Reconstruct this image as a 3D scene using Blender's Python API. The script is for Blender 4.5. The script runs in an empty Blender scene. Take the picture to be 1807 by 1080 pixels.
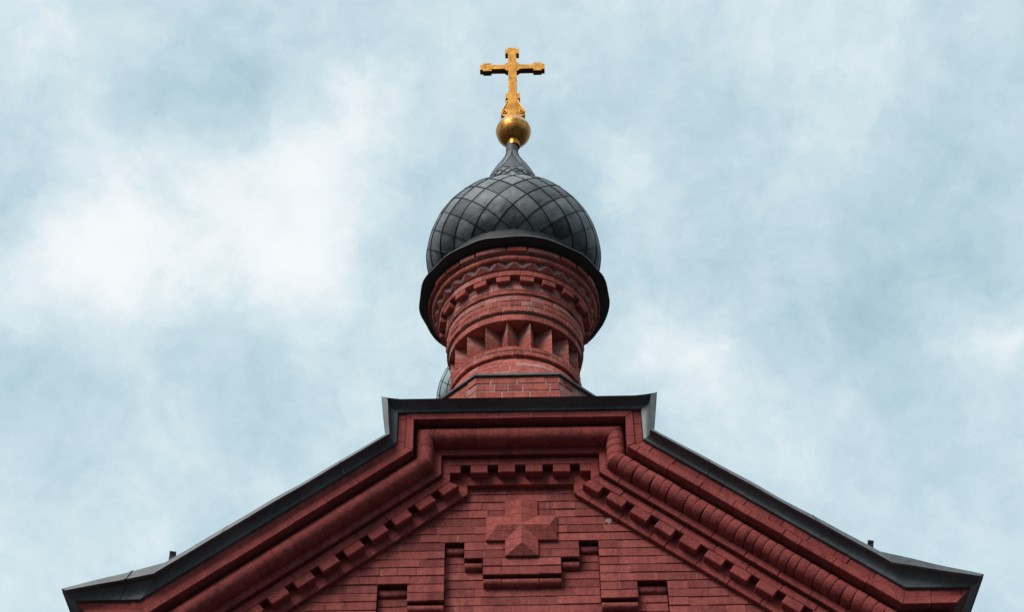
import bpy, math, random
from mathutils import Vector, Matrix
R_ = math.radians
random.seed(11)
SC = bpy.context.scene
COL = SC.collection

# ------------------------------------------------------------------ camera
cam_d = bpy.data.cameras.new("camera")
cam_d.lens = 36.0 * 2850 / 1807
cam_d.sensor_width = 36.0
cam_d.clip_start = 0.1
cam_d.clip_end = 3000
cam = bpy.data.objects.new("camera", cam_d)
COL.objects.link(cam)
SC.camera = cam
PITCH, YAW, ROLL = R_(43.5), R_(-0.16), R_(0.81)
CAM = Vector((0, -9.37, 1.6))
fw = Vector((math.sin(YAW) * math.cos(PITCH), math.cos(YAW) * math.cos(PITCH), math.sin(PITCH)))
rt = Vector((math.cos(YAW), -math.sin(YAW), 0))
up = rt.cross(fw)
r2 = rt * math.cos(ROLL) - up * math.sin(ROLL)
u2 = up * math.cos(ROLL) + rt * math.sin(ROLL)
cam.matrix_world = Matrix((
    (r2.x, u2.x, -fw.x, CAM.x), (r2.y, u2.y, -fw.y, CAM.y), (r2.z, u2.z, -fw.z, CAM.z), (0, 0, 0, 1)))

# ------------------------------------------------------------------ sky and light
SUN_EL, SUN_AZ = R_(42), R_(214)          # azimuth clockwise from +Y: behind the viewer, a little left
SC.view_settings.view_transform = 'Standard'
SC.view_settings.look = 'None'
SC.view_settings.exposure = 1.12
SC.view_settings.gamma = 1.0

world = bpy.data.worlds.new("World")
SC.world = world
world.use_nodes = True
wt = world.node_tree
wt.nodes.clear()


class NT:
    """small helper for node trees"""
    def __init__(s, t): s.t = t
    def n(s, kind, **kw):
        o = s.t.nodes.new(kind)
        for k, v in kw.items():
            if k.startswith('_'):
                key = k[1:]
                o.inputs[int(key) if key.isdigit() else key.replace('_', ' ')].default_value = v
            else:
                setattr(o, k, v)
        return o
    def l(s, a, b): s.t.links.new(a, b)
    def math(s, op, a, b=None, c=None, clamp=False):
        o = s.n('ShaderNodeMath', operation=op, use_clamp=clamp)
        for i, v in enumerate((a, b, c)):
            if v is None: continue
            if isinstance(v, (int, float)): o.inputs[i].default_value = v
            else: s.l(v, o.inputs[i])
        return o.outputs[0]
    def vmath(s, op, a, b=None):
        o = s.n('ShaderNodeVectorMath', operation=op)
        for i, v in enumerate((a, b)):
            if v is None: continue
            if isinstance(v, (tuple, list)): o.inputs[i].default_value = v
            else: s.l(v, o.inputs[i])
        return o
    def noise(s, vec, scale, detail=4, rough=0.55, dist=0.0, lac=2.0):
        o = s.n('ShaderNodeTexNoise')
        o.inputs['Scale'].default_value = scale
        o.inputs['Detail'].default_value = detail
        o.inputs['Roughness'].default_value = rough
        o.inputs['Distortion'].default_value = dist
        o.inputs['Lacunarity'].default_value = lac
        s.l(vec, o.inputs['Vector'])
        return o
    def ramp(s, fac, stops, interp='LINEAR'):
        o = s.n('ShaderNodeValToRGB')
        o.color_ramp.interpolation = interp
        while len(o.color_ramp.elements) < len(stops): o.color_ramp.elements.new(0.5)
        for e, (p, c) in zip(o.color_ramp.elements, stops):
            e.position = p
            e.color = (*c, 1) if len(c) == 3 else c
        s.l(fac, o.inputs[0])
        return o.outputs[0]
    def mix(s, fac, a, b, blend='MIX'):
        o = s.n('ShaderNodeMix', data_type='RGBA', blend_type=blend)
        for i, v in ((0, fac), (6, a), (7, b)):
            if isinstance(v, (int, float)): o.inputs[i].default_value = v
            elif isinstance(v, tuple): o.inputs[i].default_value = (*v, 1) if len(v) == 3 else v
            else: s.l(v, o.inputs[i])
        return o.outputs[2]


def gdir(px, py):
    """world direction seen at photo position px, py (used only to say where clouds stand in the sky)"""
    d = fw + r2 * ((px - 903.5) / 2850) - u2 * ((py - 540) / 2850)
    return d.normalized()

W = NT(wt)
tc = W.n('ShaderNodeTexCoord')
vec = tc.outputs['Generated']
sky = W.n('ShaderNodeTexSky', sky_type='NISHITA', sun_disc=False)
sky.sun_elevation = SUN_EL
sky.sun_rotation = SUN_AZ
sky.air_density = 1.0
sky.dust_density = 2.0
# cloud deck: broad masses placed by direction + warped noise for their texture
def warped(v, scale, amp, detail):
    wn_ = W.noise(v, scale, detail, 0.6)
    d_ = W.vmath('SUBTRACT', wn_.outputs['Color'], (0.5, 0.5, 0.5))
    k_ = W.n('ShaderNodeVectorMath', operation='SCALE'); W.l(d_.outputs[0], k_.inputs[0]); k_.inputs['Scale'].default_value = amp
    return W.vmath('ADD', v, k_.outputs[0]).outputs[0]
wvec = warped(warped(vec, 7.0, 0.050, 3), 22.0, 0.045, 7)
BLOBS = [  # px, py, radius px, amount
    (310, 430, 140, 0.42), (430, 420, 125, 0.38), (190, 430, 105, 0.30), (90, 490, 100, 0.42), (190, 510, 85, 0.28), (550, 340, 90, 0.34),
    (620, 220, 80, 0.42), (640, 160, 45, 0.24), (500, 270, 60, 0.14), (520, 480, 85, 0.26), (130, 190, 95, 0.16), (110, 60, 95, 0.20), (5, 155, 60, 0.16), (420, 330, 90, .18),
    (290, 110, 110, -0.14), (400, 200, 85, -0.12), (60, 270, 80, -0.20), (5, 390, 60, -0.26), (720, 330, 70, -0.14), (670, 430, 70, -0.12),
    (150, 650, 140, -0.16), (400, 640, 100, -0.12), (20, 710, 100, -0.14),
    (1170, 600, 55, 0.40), (1252, 640, 38, 0.32), (1210, 640, 90, 0.16), (1095, 290, 50, 0.24), (1150, 340, 100, 0.14), (1345, 340, 70, 0.16),
    (1585, 20, 60, 0.20), (1500, 120, 120, 0.14), (1380, 50, 130, 0.14), (1800, 590, 48, 0.42), (1740, 620, 60, 0.22), (1660, 640, 50, .10), (1790, 400, 50, .1), (850, 640, 90, .06),
    (1260, 270, 80, -0.15), (1640, 300, 160, -0.20), (1720, 420, 100, -0.12), (1590, 540, 120, -0.15), (1300, 480, 70, -0.10), (1690, 700, 80, -0.16),
    (1450, 650, 100, -0.12), (1200, 160, 80, -0.08), (1640, 860, 120, -.08), (1300, 760, 120, .10), (250, 850, 150, .08)]
acc = None
for (bx, by, br, am) in BLOBS:
    d = gdir(bx, by)
    dist = W.vmath('DISTANCE', wvec, tuple(d)).outputs['Value']
    q = W.math('DIVIDE', dist, br / 2850.0)
    g = W.math('EXPONENT', W.math('MULTIPLY', W.math('MULTIPLY', q, q), -0.8))
    g = W.math('MULTIPLY', g, am)
    acc = g if acc is None else W.math('ADD', acc, g)
n1 = W.noise(wvec, 8.0, 7, 0.55, 0.2)
n2 = W.noise(wvec, 26.0, 7, 0.62, 0.1)
n3 = W.noise(vec, 2.2, 3, 0.5)
t = W.math('ADD', W.math('MULTIPLY', acc, 0.60), 0.50)
t = W.math('ADD', t, W.math('MULTIPLY', W.math('SUBTRACT', n1.outputs['Fac'], 0.5), 0.62))
t = W.math('ADD', t, W.math('MULTIPLY', W.math('SUBTRACT', n2.outputs['Fac'], 0.5), 0.50))
n4 = W.noise(warped(vec, 30.0, 0.02, 4), 75.0, 6, 0.65)
t = W.math('ADD', t, W.math('MULTIPLY', W.math('SUBTRACT', n4.outputs['Fac'], 0.5), 0.20))
ccol = W.ramp(t, [(0.0, (0.31, 0.45, 0.54)), (0.22, (0.40, 0.56, 0.645)), (0.45, (0.53, 0.69, 0.76)), (0.62, (0.655, 0.785, 0.835)), (0.86, (0.86, 0.92, 0.94)), (1.0, (0.925, 0.96, 0.97))])
# the overcast sky is brighter towards the zenith
sep = W.n('ShaderNodeSeparateXYZ'); W.l(vec, sep.inputs[0])
zen = W.n('ShaderNodeMapRange'); W.l(sep.outputs[2], zen.inputs[0])
zen.inputs[1].default_value = 0.82; zen.inputs[2].default_value = 1.0; zen.inputs[3].default_value = 0.0; zen.inputs[4].default_value = 14.0
hor = W.n('ShaderNodeMapRange'); W.l(sep.outputs[2], hor.inputs[0])
hor.inputs[1].default_value = 0.0; hor.inputs[2].default_value = 0.52; hor.inputs[3].default_value = 0.9; hor.inputs[4].default_value = 4.75
lum = W.math('ADD', zen.outputs[0], hor.outputs[0])
cm = W.n('ShaderNodeVectorMath', operation='SCALE'); W.l(ccol, cm.inputs[0]); W.l(lum, cm.inputs['Scale'])
cover = W.math('ADD', W.math('MULTIPLY', n3.outputs['Fac'], 0.10), 0.88, clamp=True)
skc = W.mix(cover, sky.outputs[0], cm.outputs[0])
bg = W.n('ShaderNodeBackground'); bg.inputs['Strength'].default_value = 0.10
W.l(skc, bg.inputs['Color'])
wo = W.n('ShaderNodeOutputWorld'); W.l(bg.outputs[0], wo.inputs['Surface'])

sun_d = bpy.data.lights.new("sun", 'SUN')
sun_d.energy = 1.5
sun_d.angle = R_(28)
sun_d.color = (1.0, 0.96, 0.90)
sun = bpy.data.objects.new("sun", sun_d)
COL.objects.link(sun)
sdir = Vector((math.sin(SUN_AZ) * math.cos(SUN_EL), math.cos(SUN_AZ) * math.cos(SUN_EL), math.sin(SUN_EL)))
sun.rotation_euler = sdir.to_track_quat('Z', 'Y').to_euler()
sun.location = sdir * 40

# ------------------------------------------------------------------ materials
def new_mat(name):
    m = bpy.data.materials.new(name)
    m.use_nodes = True
    m.node_tree.nodes.clear()
    T = NT(m.node_tree)
    b = T.n('ShaderNodeBsdfPrincipled')
    o = T.n('ShaderNodeOutputMaterial')
    T.l(b.outputs[0], o.inputs['Surface'])
    c = T.n('ShaderNodeTexCoord').outputs['Object']
    return m, T, b, c

def bump(T, b, h, strength, dist):
    n = T.n('ShaderNodeBump')
    n.inputs['Strength'].default_value = strength
    n.inputs['Distance'].default_value = dist
    T.l(h, n.inputs['Height'])
    T.l(n.outputs[0], b.inputs['Normal'])

def brick_mat(name, dark, mid, light, lime=0.0, limecol=(0.46, 0.30, 0.295), soot=0.25, rough=0.9, gritcol=0.6):
    m, T, b, c = new_mat(name)
    geo = T.n('ShaderNodeNewGeometry')
    rnd = geo.outputs['Random Per Island']
    col = T.ramp(rnd, [(0.0, dark), (0.45, mid), (1.0, light)])
    fd_ = T.noise(c, 6.5, 6, 0.7, 0.6)
    col = T.mix(T.math('MULTIPLY', T.ramp(fd_.outputs['Fac'], [(0.50, (0, 0, 0)), (0.72, (1, 1, 1))]), 0.40), col, tuple(0.55 * x + y for x, y in zip(light, (0.10, 0.065, 0.058))))
    sv = T.vmath('MULTIPLY', c, (1.0, 1.0, 0.13)).outputs[0]
    stk = T.noise(sv, 11, 6, 0.7)
    col = T.mix(0.8, col, T.ramp(stk.outputs['Fac'], [(0.34, (0.66, 0.62, 0.66)), (0.52, (1.0, 1.0, 1.0)), (0.72, (1.12, 1.12, 1.12))]), 'MULTIPLY')
    big = T.noise(c, 1.7, 4, 0.6)
    col = T.mix(T.math('MULTIPLY', T.ramp(big.outputs['Fac'], [(0.38, (0, 0, 0)), (0.68, (1, 1, 1))]), soot), col, tuple(x * 0.55 for x in dark), 'MIX')
    med = T.noise(c, 24, 7, 0.72, 0.4)
    col = T.mix(0.75, col, T.ramp(med.outputs['Fac'], [(0.3, (0.62, 0.58, 0.60)), (0.7, (1.28, 1.2, 1.15))]), 'MULTIPLY')
    grit = T.noise(c, 80, 5, 0.8)
    col = T.mix(gritcol, col, T.ramp(grit.outputs['Fac'], [(0.32, (0.45, 0.42, 0.45)), (0.68, (1.5, 1.45, 1.4))]), 'MULTIPLY')
    if lime > 0:
        l1 = T.noise(c, 17, 7, 0.74, 0.8)
        l2 = T.noise(c, 55, 5, 0.7)
        f = T.math('ADD', l1.outputs['Fac'], T.math('MULTIPLY', T.math('SUBTRACT', l2.outputs['Fac'], 0.5), 0.8))
        f = T.ramp(f, [(0.60 - 0.16 * lime, (0, 0, 0)), (0.95 - 0.16 * lime, (1, 1, 1))])
        col = T.mix(T.math('MULTIPLY', f, min(1.0, 0.45 + lime * 0.3)), col, limecol)
    T.l(col, b.inputs['Base Color'])
    b.inputs['Roughness'].default_value = rough
    b.inputs['Specular IOR Level'].default_value = 0.25
    h = T.math('ADD', T.math('MULTIPLY', grit.outputs['Fac'], 0.35), T.noise(c, 45, 5, 0.65).outputs['Fac'])
    bump(T, b, h, 0.75, 0.009)
    return m

M_FIELD = brick_mat("painted_brick_wall", (0.19, 0.046, 0.043), (0.27, 0.065, 0.060), (0.345, 0.090, 0.078), 0.0, soot=0.18)
M_TRIM = brick_mat("painted_brick_cornice", (0.235, 0.050, 0.048), (0.265, 0.057, 0.054), (0.29, 0.064, 0.060), 0.0, soot=0.22)
M_RCROSS = brick_mat("painted_brick_relief", (0.31, 0.070, 0.060), (0.33, 0.080, 0.068), (0.35, 0.090, 0.076), 0.0, soot=0.15)
M_JOINT_RED = brick_mat("painted_mortar", (0.132, 0.028, 0.026), (0.139, 0.030, 0.028), (0.145, 0.032, 0.030), 0.0)
M_JOINT_PALE = brick_mat("pale_joint_mortar", (0.24, 0.11, 0.10), (0.28, 0.14, 0.125), (0.32, 0.17, 0.15), 0.0)
M_TOWER = brick_mat("red_tower_brick", (0.27, 0.060, 0.048), (0.385, 0.092, 0.068), (0.46, 0.125, 0.092), 0.38, soot=0.45)
M_TOWER_PALE = brick_mat("limed_tower_brick", (0.33, 0.105, 0.085), (0.40, 0.145, 0.12), (0.44, 0.18, 0.15), 0.9, soot=0.30)
M_TOWER_GREY = brick_mat("grey_diamond_brick", (0.145, 0.079, 0.079), (0.178, 0.106, 0.099), (0.224, 0.106, 0.092), 0.9, limecol=(0.30, 0.245, 0.265), soot=0.3)
M_MORTAR = brick_mat("lime_mortar", (0.34, 0.225, 0.205), (0.40, 0.275, 0.25), (0.44, 0.315, 0.285), 0.0, soot=0.45)

m, T, b, c = new_mat("coursed_brick_wall")
sx = T.n('ShaderNodeSeparateXYZ'); T.l(c, sx.inputs[0])
cx_ = T.n('ShaderNodeCombineXYZ'); T.l(T.math('ADD', sx.outputs[0], sx.outputs[1]), cx_.inputs[0]); T.l(sx.outputs[2], cx_.inputs[1])
bt = T.n('ShaderNodeTexBrick'); T.l(cx_.outputs[0], bt.inputs['Vector'])
bt.inputs['Scale'].default_value = 1.0
bt.inputs['Brick Width'].default_value = 0.26; bt.inputs['Row Height'].default_value = 0.075
bt.inputs['Mortar Size'].default_value = 0.004; bt.inputs['Mortar Smooth'].default_value = 0.3
bt.inputs['Color1'].default_value = (0.19, 0.046, 0.043, 1); bt.inputs['Color2'].default_value = (0.30, 0.075, 0.066, 1); bt.inputs['Mortar'].default_value = (0.14, 0.05, 0.045, 1)
nz = T.noise(c, 20, 6, 0.7)
T.l(T.mix(0.7, bt.outputs['Color'], T.ramp(nz.outputs['Fac'], [(0.3, (0.6, 0.6, 0.6)), (0.7, (1.3, 1.3, 1.3))]), 'MULTIPLY'), b.inputs['Base Color'])
b.inputs['Roughness'].default_value = 0.9
bump(T, b, T.math('MULTIPLY', bt.outputs['Fac'], -1.0), 0.8, 0.006)
M_WALL = m

def metal_mat(name, lo, hi, rough, metallic=0.7, scale=2.5, spots=0.0, bumpd=0.004, per=0.25):
    m, T, b, c = new_mat(name)
    rnd = T.n('ShaderNodeNewGeometry').outputs['Random Per Island']
    n1 = T.noise(c, scale, 6, 0.62, 0.5)
    n2 = T.noise(c, 40, 5, 0.7)
    f = T.math('ADD', n1.outputs['Fac'], T.math('MULTIPLY', T.math('SUBTRACT', n2.outputs['Fac'], 0.5), 0.45))
    f = T.math('ADD', f, T.math('MULTIPLY', T.math('SUBTRACT', rnd, 0.5), per))
    col = T.ramp(f, [(0.30, lo), (0.70, hi)])
    if spots:
        n3 = T.noise(c, 22, 6, 0.75, 1.0)
        col = T.mix(T.ramp(n3.outputs['Fac'], [(0.53, (0, 0, 0)), (0.66, (spots,) * 3)]), col, tuple(x * 0.22 for x in lo))
    T.l(col, b.inputs['Base Color'])
    b.inputs['Metallic'].default_value = metallic
    rr = T.math('ADD', T.math('MULTIPLY', n2.outputs['Fac'], 0.3), rough - 0.15)
    T.l(rr, b.inputs['Roughness'])
    h = T.math('ADD', T.noise(c, 5, 3, 0.5).outputs['Fac'], T.math('MULTIPLY', n2.outputs['Fac'], 0.12))
    bump(T, b, h, 0.6, bumpd * 6)
    return m

M_DOME = metal_mat("dark_dome_sheet_metal", (0.046, 0.050, 0.055), (0.135, 0.145, 0.152), 0.62, 0.2, 5.0, 0.45, bumpd=0.006, per=0.7)
M_SEAM = metal_mat("dark_seam_metal", (0.012, 0.014, 0.016), (0.024, 0.026, 0.029), 0.55, 0.4)
M_SKIRT = metal_mat("dark_skirt_metal", (0.013, 0.014, 0.016), (0.024, 0.026, 0.029), 0.7, 0.1)
M_TRIMMETAL = metal_mat("grey_painted_flashing", (0.036, 0.041, 0.047), (0.115, 0.128, 0.137), 0.55, 0.15, 1.6, 0.5, bumpd=0.002)
M_RIM = metal_mat("rim_metal", (0.10, 0.11, 0.12), (0.20, 0.22, 0.235), 0.5, 0.2)
M_ROOF = metal_mat("dark_roof_sheet", (0.034, 0.037, 0.041), (0.061, 0.068, 0.071), 0.55, 0.4)
M_FARDOME = metal_mat("skylit_far_dome_sheet", (0.24, 0.29, 0.31), (0.34, 0.39, 0.41), 0.45, 0.2, 3.0)  # paler than the near dome: sky light on it put into the colour
M_GOLD = metal_mat("worn_gilding", (0.30, 0.115, 0.017), (0.62, 0.285, 0.050), 0.36, 0.9, 7.0, 0.6, 0.002)
M_ORB = metal_mat("worn_orb_gilding", (0.16, 0.055, 0.014), (0.62, 0.28, 0.065), 0.34, 0.88, 9.0, 0.95, 0.002)
M_GOLD_EDGE = metal_mat("shaded_gilt_edge", (0.068, 0.034, 0.020), (0.136, 0.068, 0.031), 0.5, 0.8, 7.0, 0.5, 0.002)  # darker gilding: shade on the cross's sides and undersides put into the colour
m, T, b, c = new_mat("paved_ground")
n = T.noise(c, 0.6, 6, 0.6)
T.l(T.ramp(n.outputs['Fac'], [(0.3, (0.020, 0.020, 0.022)), (0.7, (0.032, 0.032, 0.034))]), b.inputs['Base Color'])
b.inputs['Roughness'].default_value = 0.9
M_GROUND = m

# ------------------------------------------------------------------ mesh helpers
class MB:
    def __init__(s): s.v, s.f, s.m = [], [], []
    def vert(s, p): s.v.append(tuple(p)); return len(s.v) - 1
    def face(s, idx, mi=0): s.f.append(tuple(idx)); s.m.append(mi)
    def poly(s, pts, mi=0): s.face([s.vert(p) for p in pts], mi)
    def hexa(s, c, bev=0.004, mi=0):
        """c[i][j][k] -> corner Vector; a bevelled six-sided brick"""
        idx = {}
        for i in (0, 1):
            for j in (0, 1):
                for k in (0, 1):
                    p = c[i][j][k]
                    da = c[1 - i][j][k] - p; db = c[i][1 - j][k] - p; dc = c[i][j][1 - k] - p
                    la, lb, lc = da.length, db.length, dc.length
                    a = da * (min(bev, la * 0.3) / la) if la > 1e-6 else Vector()
                    b_ = db * (min(bev, lb * 0.3) / lb) if lb > 1e-6 else Vector()
                    c_ = dc * (min(bev, lc * 0.3) / lc) if lc > 1e-6 else Vector()
                    idx[i, j, k, 0] = s.vert(p + b_ + c_)
                    idx[i, j, k, 1] = s.vert(p + a + c_)
                    idx[i, j, k, 2] = s.vert(p + a + b_)
        for a in (0, 1):
            s.face([idx[a, j, k, 0] for j, k in ((0, 0), (1, 0), (1, 1), (0, 1))], mi)
            s.face([idx[i, a, k, 1] for i, k in ((0, 0), (1, 0), (1, 1), (0, 1))], mi)
            s.face([idx[i, j, a, 2] for i, j in ((0, 0), (1, 0), (1, 1), (0, 1))], mi)
            for e in (0, 1):
                s.face([idx[0, a, e, 1], idx[1, a, e, 1], idx[1, a, e, 2], idx[0, a, e, 2]], mi)
                s.face([idx[a, 0, e, 0], idx[a, 1, e, 0], idx[a, 1, e, 2], idx[a, 0, e, 2]], mi)
                s.face([idx[a, e, 0, 0], idx[a, e, 1, 0], idx[a, e, 1, 1], idx[a, e, 0, 1]], mi)
        for i in (0, 1):
            for j in (0, 1):
                for k in (0, 1):
                    s.face([idx[i, j, k, 0], idx[i, j, k, 1], idx[i, j, k, 2]], mi)
    def box(s, x0, x1, y0, y1, z0, z1, bev=0.004, mi=0):
        X, Y, Z = (x0, x1), (y0, y1), (z0, z1)
        s.hexa([[[Vector((X[i], Y[j], Z[k])) for k in (0, 1)] for j in (0, 1)] for i in (0, 1)], bev, mi)
    def grid(s, rows, mi=0, close=False):
        ids = [[s.vert(p) for p in r] for r in rows]
        for a, b_ in zip(ids, ids[1:]):
            n_ = len(a)
            for q in range(n_ if close else n_ - 1):
                s.face([a[q], a[(q + 1) % n_], b_[(q + 1) % n_], b_[q]], mi)
    def revolve(s, prof, cx, cy, n=96, mi=0, wob=None):
        rows = []
        for k, (r, z) in enumerate(prof):
            row = []
            for q in range(n):
                a = 2 * math.pi * q / n
                dz, dr = wob(k, a) if wob else (0, 0)
                row.append((cx + (r + dr) * math.cos(a), cy + (r + dr) * math.sin(a), z + dz))
            rows.append(row)
        s.grid(rows, mi, True)
    def outline(s, pts, y0, y1, bev=0.0, mi=0, mi_side=None):
        """extrude an x,z outline from y0 (front) to y1 with a chamfered front edge"""
        mi_side = mi if mi_side is None else mi_side
        n_ = len(pts)
        f_ = [s.vert((x, y0, z)) for x, z in pts]
        b_ = [s.vert((x, y1, z)) for x, z in pts]
        s.face(f_, mi)
        s.face(b_[::-1], mi)
        for q in range(n_):
            w = (q + 1) % n_
            s.face([f_[w], f_[q], b_[q], b_[w]], mi_side)
    def build(s, name, mats, parent=None, smooth=None, label=None):
        me = bpy.data.meshes.new(name)
        me.from_pydata(s.v, [], s.f)
        for mm in (mats if isinstance(mats, (list, tuple)) else [mats]): me.materials.append(mm)
        me.polygons.foreach_set('material_index', s.m)
        me.update()
        import bmesh
        bm = bmesh.new(); bm.from_mesh(me)
        bmesh.ops.recalc_face_normals(bm, faces=bm.faces)
        bm.to_mesh(me); bm.free()
        if smooth is not None:
            me.polygons.foreach_set('use_smooth', [True] * len(me.polygons))
            me.set_sharp_from_angle(angle=R_(smooth))
        o = bpy.data.objects.new(name, me)
        COL.objects.link(o)
        if parent: o.parent = parent
        if label: o['label'] = label
        return o

def J(a): return random.uniform(-a, a)

church = bpy.data.objects.new("church", None)
COL.objects.link(church)
church['label'] = "red brick church with stepped gable, dark lattice onion dome and gilded cross on top"
church['category'] = "church"

# ------------------------------------------------------------------ ground
g = MB()
g.poly([(-900, -900, 0), (900, -900, 0), (900, 900, 0), (-900, 900, 0)])
go = g.build("ground", M_GROUND)
go['kind'] = 'structure'
go['label'] = "grey paved ground in front of the church"
go['category'] = "ground"

# ------------------------------------------------------------------ gable: outline offsets
GX = 0.018
def V(o):
    xc = 0.382 + o
    zc = 8.592 - 0.785 * (xc - 0.382) + 1.2713 * o
    xb = 2.353 + 0.3456 * o
    zh = 7.045 + o
    L = [(-2.453 - o, zh), (-xb, zh), (-xc, zc), (-xc, 8.672 + o)]
    return [Vector((x, z)) for x, z in L] + [Vector((-x, z)) for x, z in L[::-1]]
V0 = V(0.0)
ED = []
for k in range(7):
    e = (V0[k + 1] - V0[k]).normalized()
    ED.append(e)
def PS(k, s, o, d):
    Vo = V(o)
    e = ED[k]
    s0 = e.dot(Vo[k] - V0[k]); s1 = e.dot(Vo[k + 1] - V0[k])
    s = max(s0, min(s1, s))
    p = Vo[k] + e * (s - s0)
    return Vector((p.x + GX, -d, p.y))
def span(k, o):
    Vo = V(o); e = ED[k]
    return e.dot(Vo[k] - V0[k]), e.dot(Vo[k + 1] - V0[k])

def course(mb, k, o0, o1, d0, d1, length, gap=0.004, jd=0.002, bev=0.005, mi=0, jo=0.0008, lo=None, hi=None):
    a0, b0 = span(k, o0); a1, b1 = span(k, o1)
    a, b_ = min(a0, a1), max(b0, b1)
    if lo is not None: a = max(a, lo)
    if hi is not None: b_ = min(b_, hi)
    s = a
    first = True
    while s < b_ - 1e-4:
        L = length * random.choice((0.5, 1, 1, 1)) * (1 + J(0.04))
        if first: L *= random.uniform(0.5, 1.0)
        e = s + L
        if b_ - e < length * 0.3: e = b_
        s_a = s + (0 if first else gap / 2); s_b = e - (0 if e >= b_ else gap / 2)
        jj = J(jd); j2 = J(jd * 0.6); jq = J(jo)
        c = [[[PS(k, (s_a, s_b)[i], (o0, o1)[j] + jq, (d0, d1 + jj + (j2 if i else -j2))[q]) for q in (0, 1)] for j in (0, 1)] for i in (0, 1)]
        mb.hexa(c, bev, mi)
        s = e; first = False

# cornice fascias, each laid as single bricks over a mortar core
cor = MB()
for k in range(7):
    painted = 0.0014 if k < 4 else 0.0028
    gp = 0.0008 if k < 4 else 0.003
    bv = 0.0022 if k < 4 else 0.0036
    course(cor, k, 0.0, 0.121, -0.05, 0.045, 0.26, gp, painted, bv)             # lowest fascia behind the dentils
    course(cor, k, 0.125, 0.183, -0.05, 0.120, 0.26, gp, painted, bv)
    course(cor, k, 0.187, 0.240, -0.05, 0.165, 0.26, gp, painted, bv)
    course(cor, k, 0.383, 0.437, -0.05, 0.335, 0.26, gp, painted * 1.5, bv)
    course(cor, k, 0.441, 0.497, -0.05, 0.325, 0.20, gp, painted * 1.8, bv)
    # mortar core
    for (o0, o1, d1) in ((0.002, 0.122, 0.036), (0.122, 0.186, 0.110), (0.186, 0.385, 0.152), (0.385, 0.490, 0.312)):
        a, b_ = min(span(k, o0)[0], span(k, o1)[0]), max(span(k, o0)[1], span(k, o1)[1])
        c = [[[PS(k, (a, b_)[i], (o0, o1)[j], (-0.04, d1)[q]) for q in (0, 1)] for j in (0, 1)] for i in (0, 1)]
        cor.hexa(c, 0.0005, 1)
cornice = cor.build("cornice", [M_TRIM, M_JOINT_RED], church)

# round roll moulding between the fascias
def roll_sec(rr=1.0):
    w, oc, dc = 0.0665 * rr, 0.3065, 0.212
    pts = [(oc - w, 0.10), (oc - w, dc)]
    n_ = 14
    for q in range(1, n_):
        a = math.pi * q / n_
        pts.append((oc - w * math.cos(a), dc + w * 1.08 * math.sin(a)))
    pts += [(oc + w, dc), (oc + w, 0.10)]
    return pts
rol = MB()
for k in range(7):
    lo = min(span(k, 0.24)[0], span(k, 0.383)[0]); hi = max(span(k, 0.24)[1], span(k, 0.383)[1])
    right = k >= 4
    s = lo
    while s < hi - 1e-4:
        L = 0.070 * (1 + J(0.12)) if right else random.choice((0.076, 0.15, 0.23))
        e = s + L
        if hi - e < 0.04: e = hi
        gp = 0.0022 if right else 0.0010
        rr = 1 + J(0.025 if right else 0.006)
        sk = J(0.008) if right else 0.0
        rows = []
        gb = 0.006 if right else 0.003
        for (ss, sh) in ((s + gp, 0.972 if right else 0.985), (s + gp + gb * 0.4, 0.99 if right else 0.997), (s + gp + gb, 1.0), (e - gp - gb, 1.0), (e - gp - gb * 0.4, 0.99 if right else 0.997), (e - gp, 0.972 if right else 0.985)):
            rows.append([PS(k, ss + (sk * (o - 0.31) / 0.07 if lo + 0.1 < ss < hi - 0.1 else 0), o, d) for o, d in roll_sec(rr * sh)])
        rol.grid(rows)
        s = e
    core = [[PS(k, ss, o, d) for o, d in roll_sec(0.90 if right else 0.97)] for ss in (lo, hi)]
    rol.grid(core, 1)
rol.build("roll_moulding", [M_TRIM, M_JOINT_RED], cornice, smooth=40)

# dentils: one brick each
def dentil(k, s0, s1, parent):
    mb = MB()
    jj = J(0.003)
    c = [[[PS(k, (s0, s1)[i], (0.055, 0.1245)[j], (0.0, 0.121 + jj)[q]) for q in (0, 1)] for j in (0, 1)] for i in (0, 1)]
    mb.hexa(c, 0.0055)
    return mb.build("dentil", M_TRIM, parent)
sc3 = ED[3].dot(Vector((0, 8.672)) - V0[3])     # middle of the horizontal course
for i in range(-2, 2):
    a, b_ = sc3 + i * 0.198 + 0.037, sc3 + (i + 1) * 0.198 - 0.037
    dentil(3, a, b_, cornice)
for sgn in (-1, 1):      # corner blocks at the ends of the horizontal course
    mb = MB()
    xa_, xb_ = sorted((sgn * 0.430, sgn * 0.508))
    mb.box(xa_ + GX, xb_ + GX, -0.1195, 0.0, 8.729, 8.7965, 0.004)
    mb.build("dentil", M_TRIM, cornice)
# slopes: edge 1 (left, rising) and edge 5 (right, falling)
for k in (1, 5):
    Lk = (V0[k + 1] - V0[k]).length
    for i in range(10):
        far = 0.035 + i * 0.206
        a, b_ = far - 0.005, far + 0.136
        if b_ > Lk - 0.1: break
        if k == 1: s0, s1 = Lk - b_, Lk - a
        else: s0, s1 = a, b_
        dentil(k, s0, s1, cornice)

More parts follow.
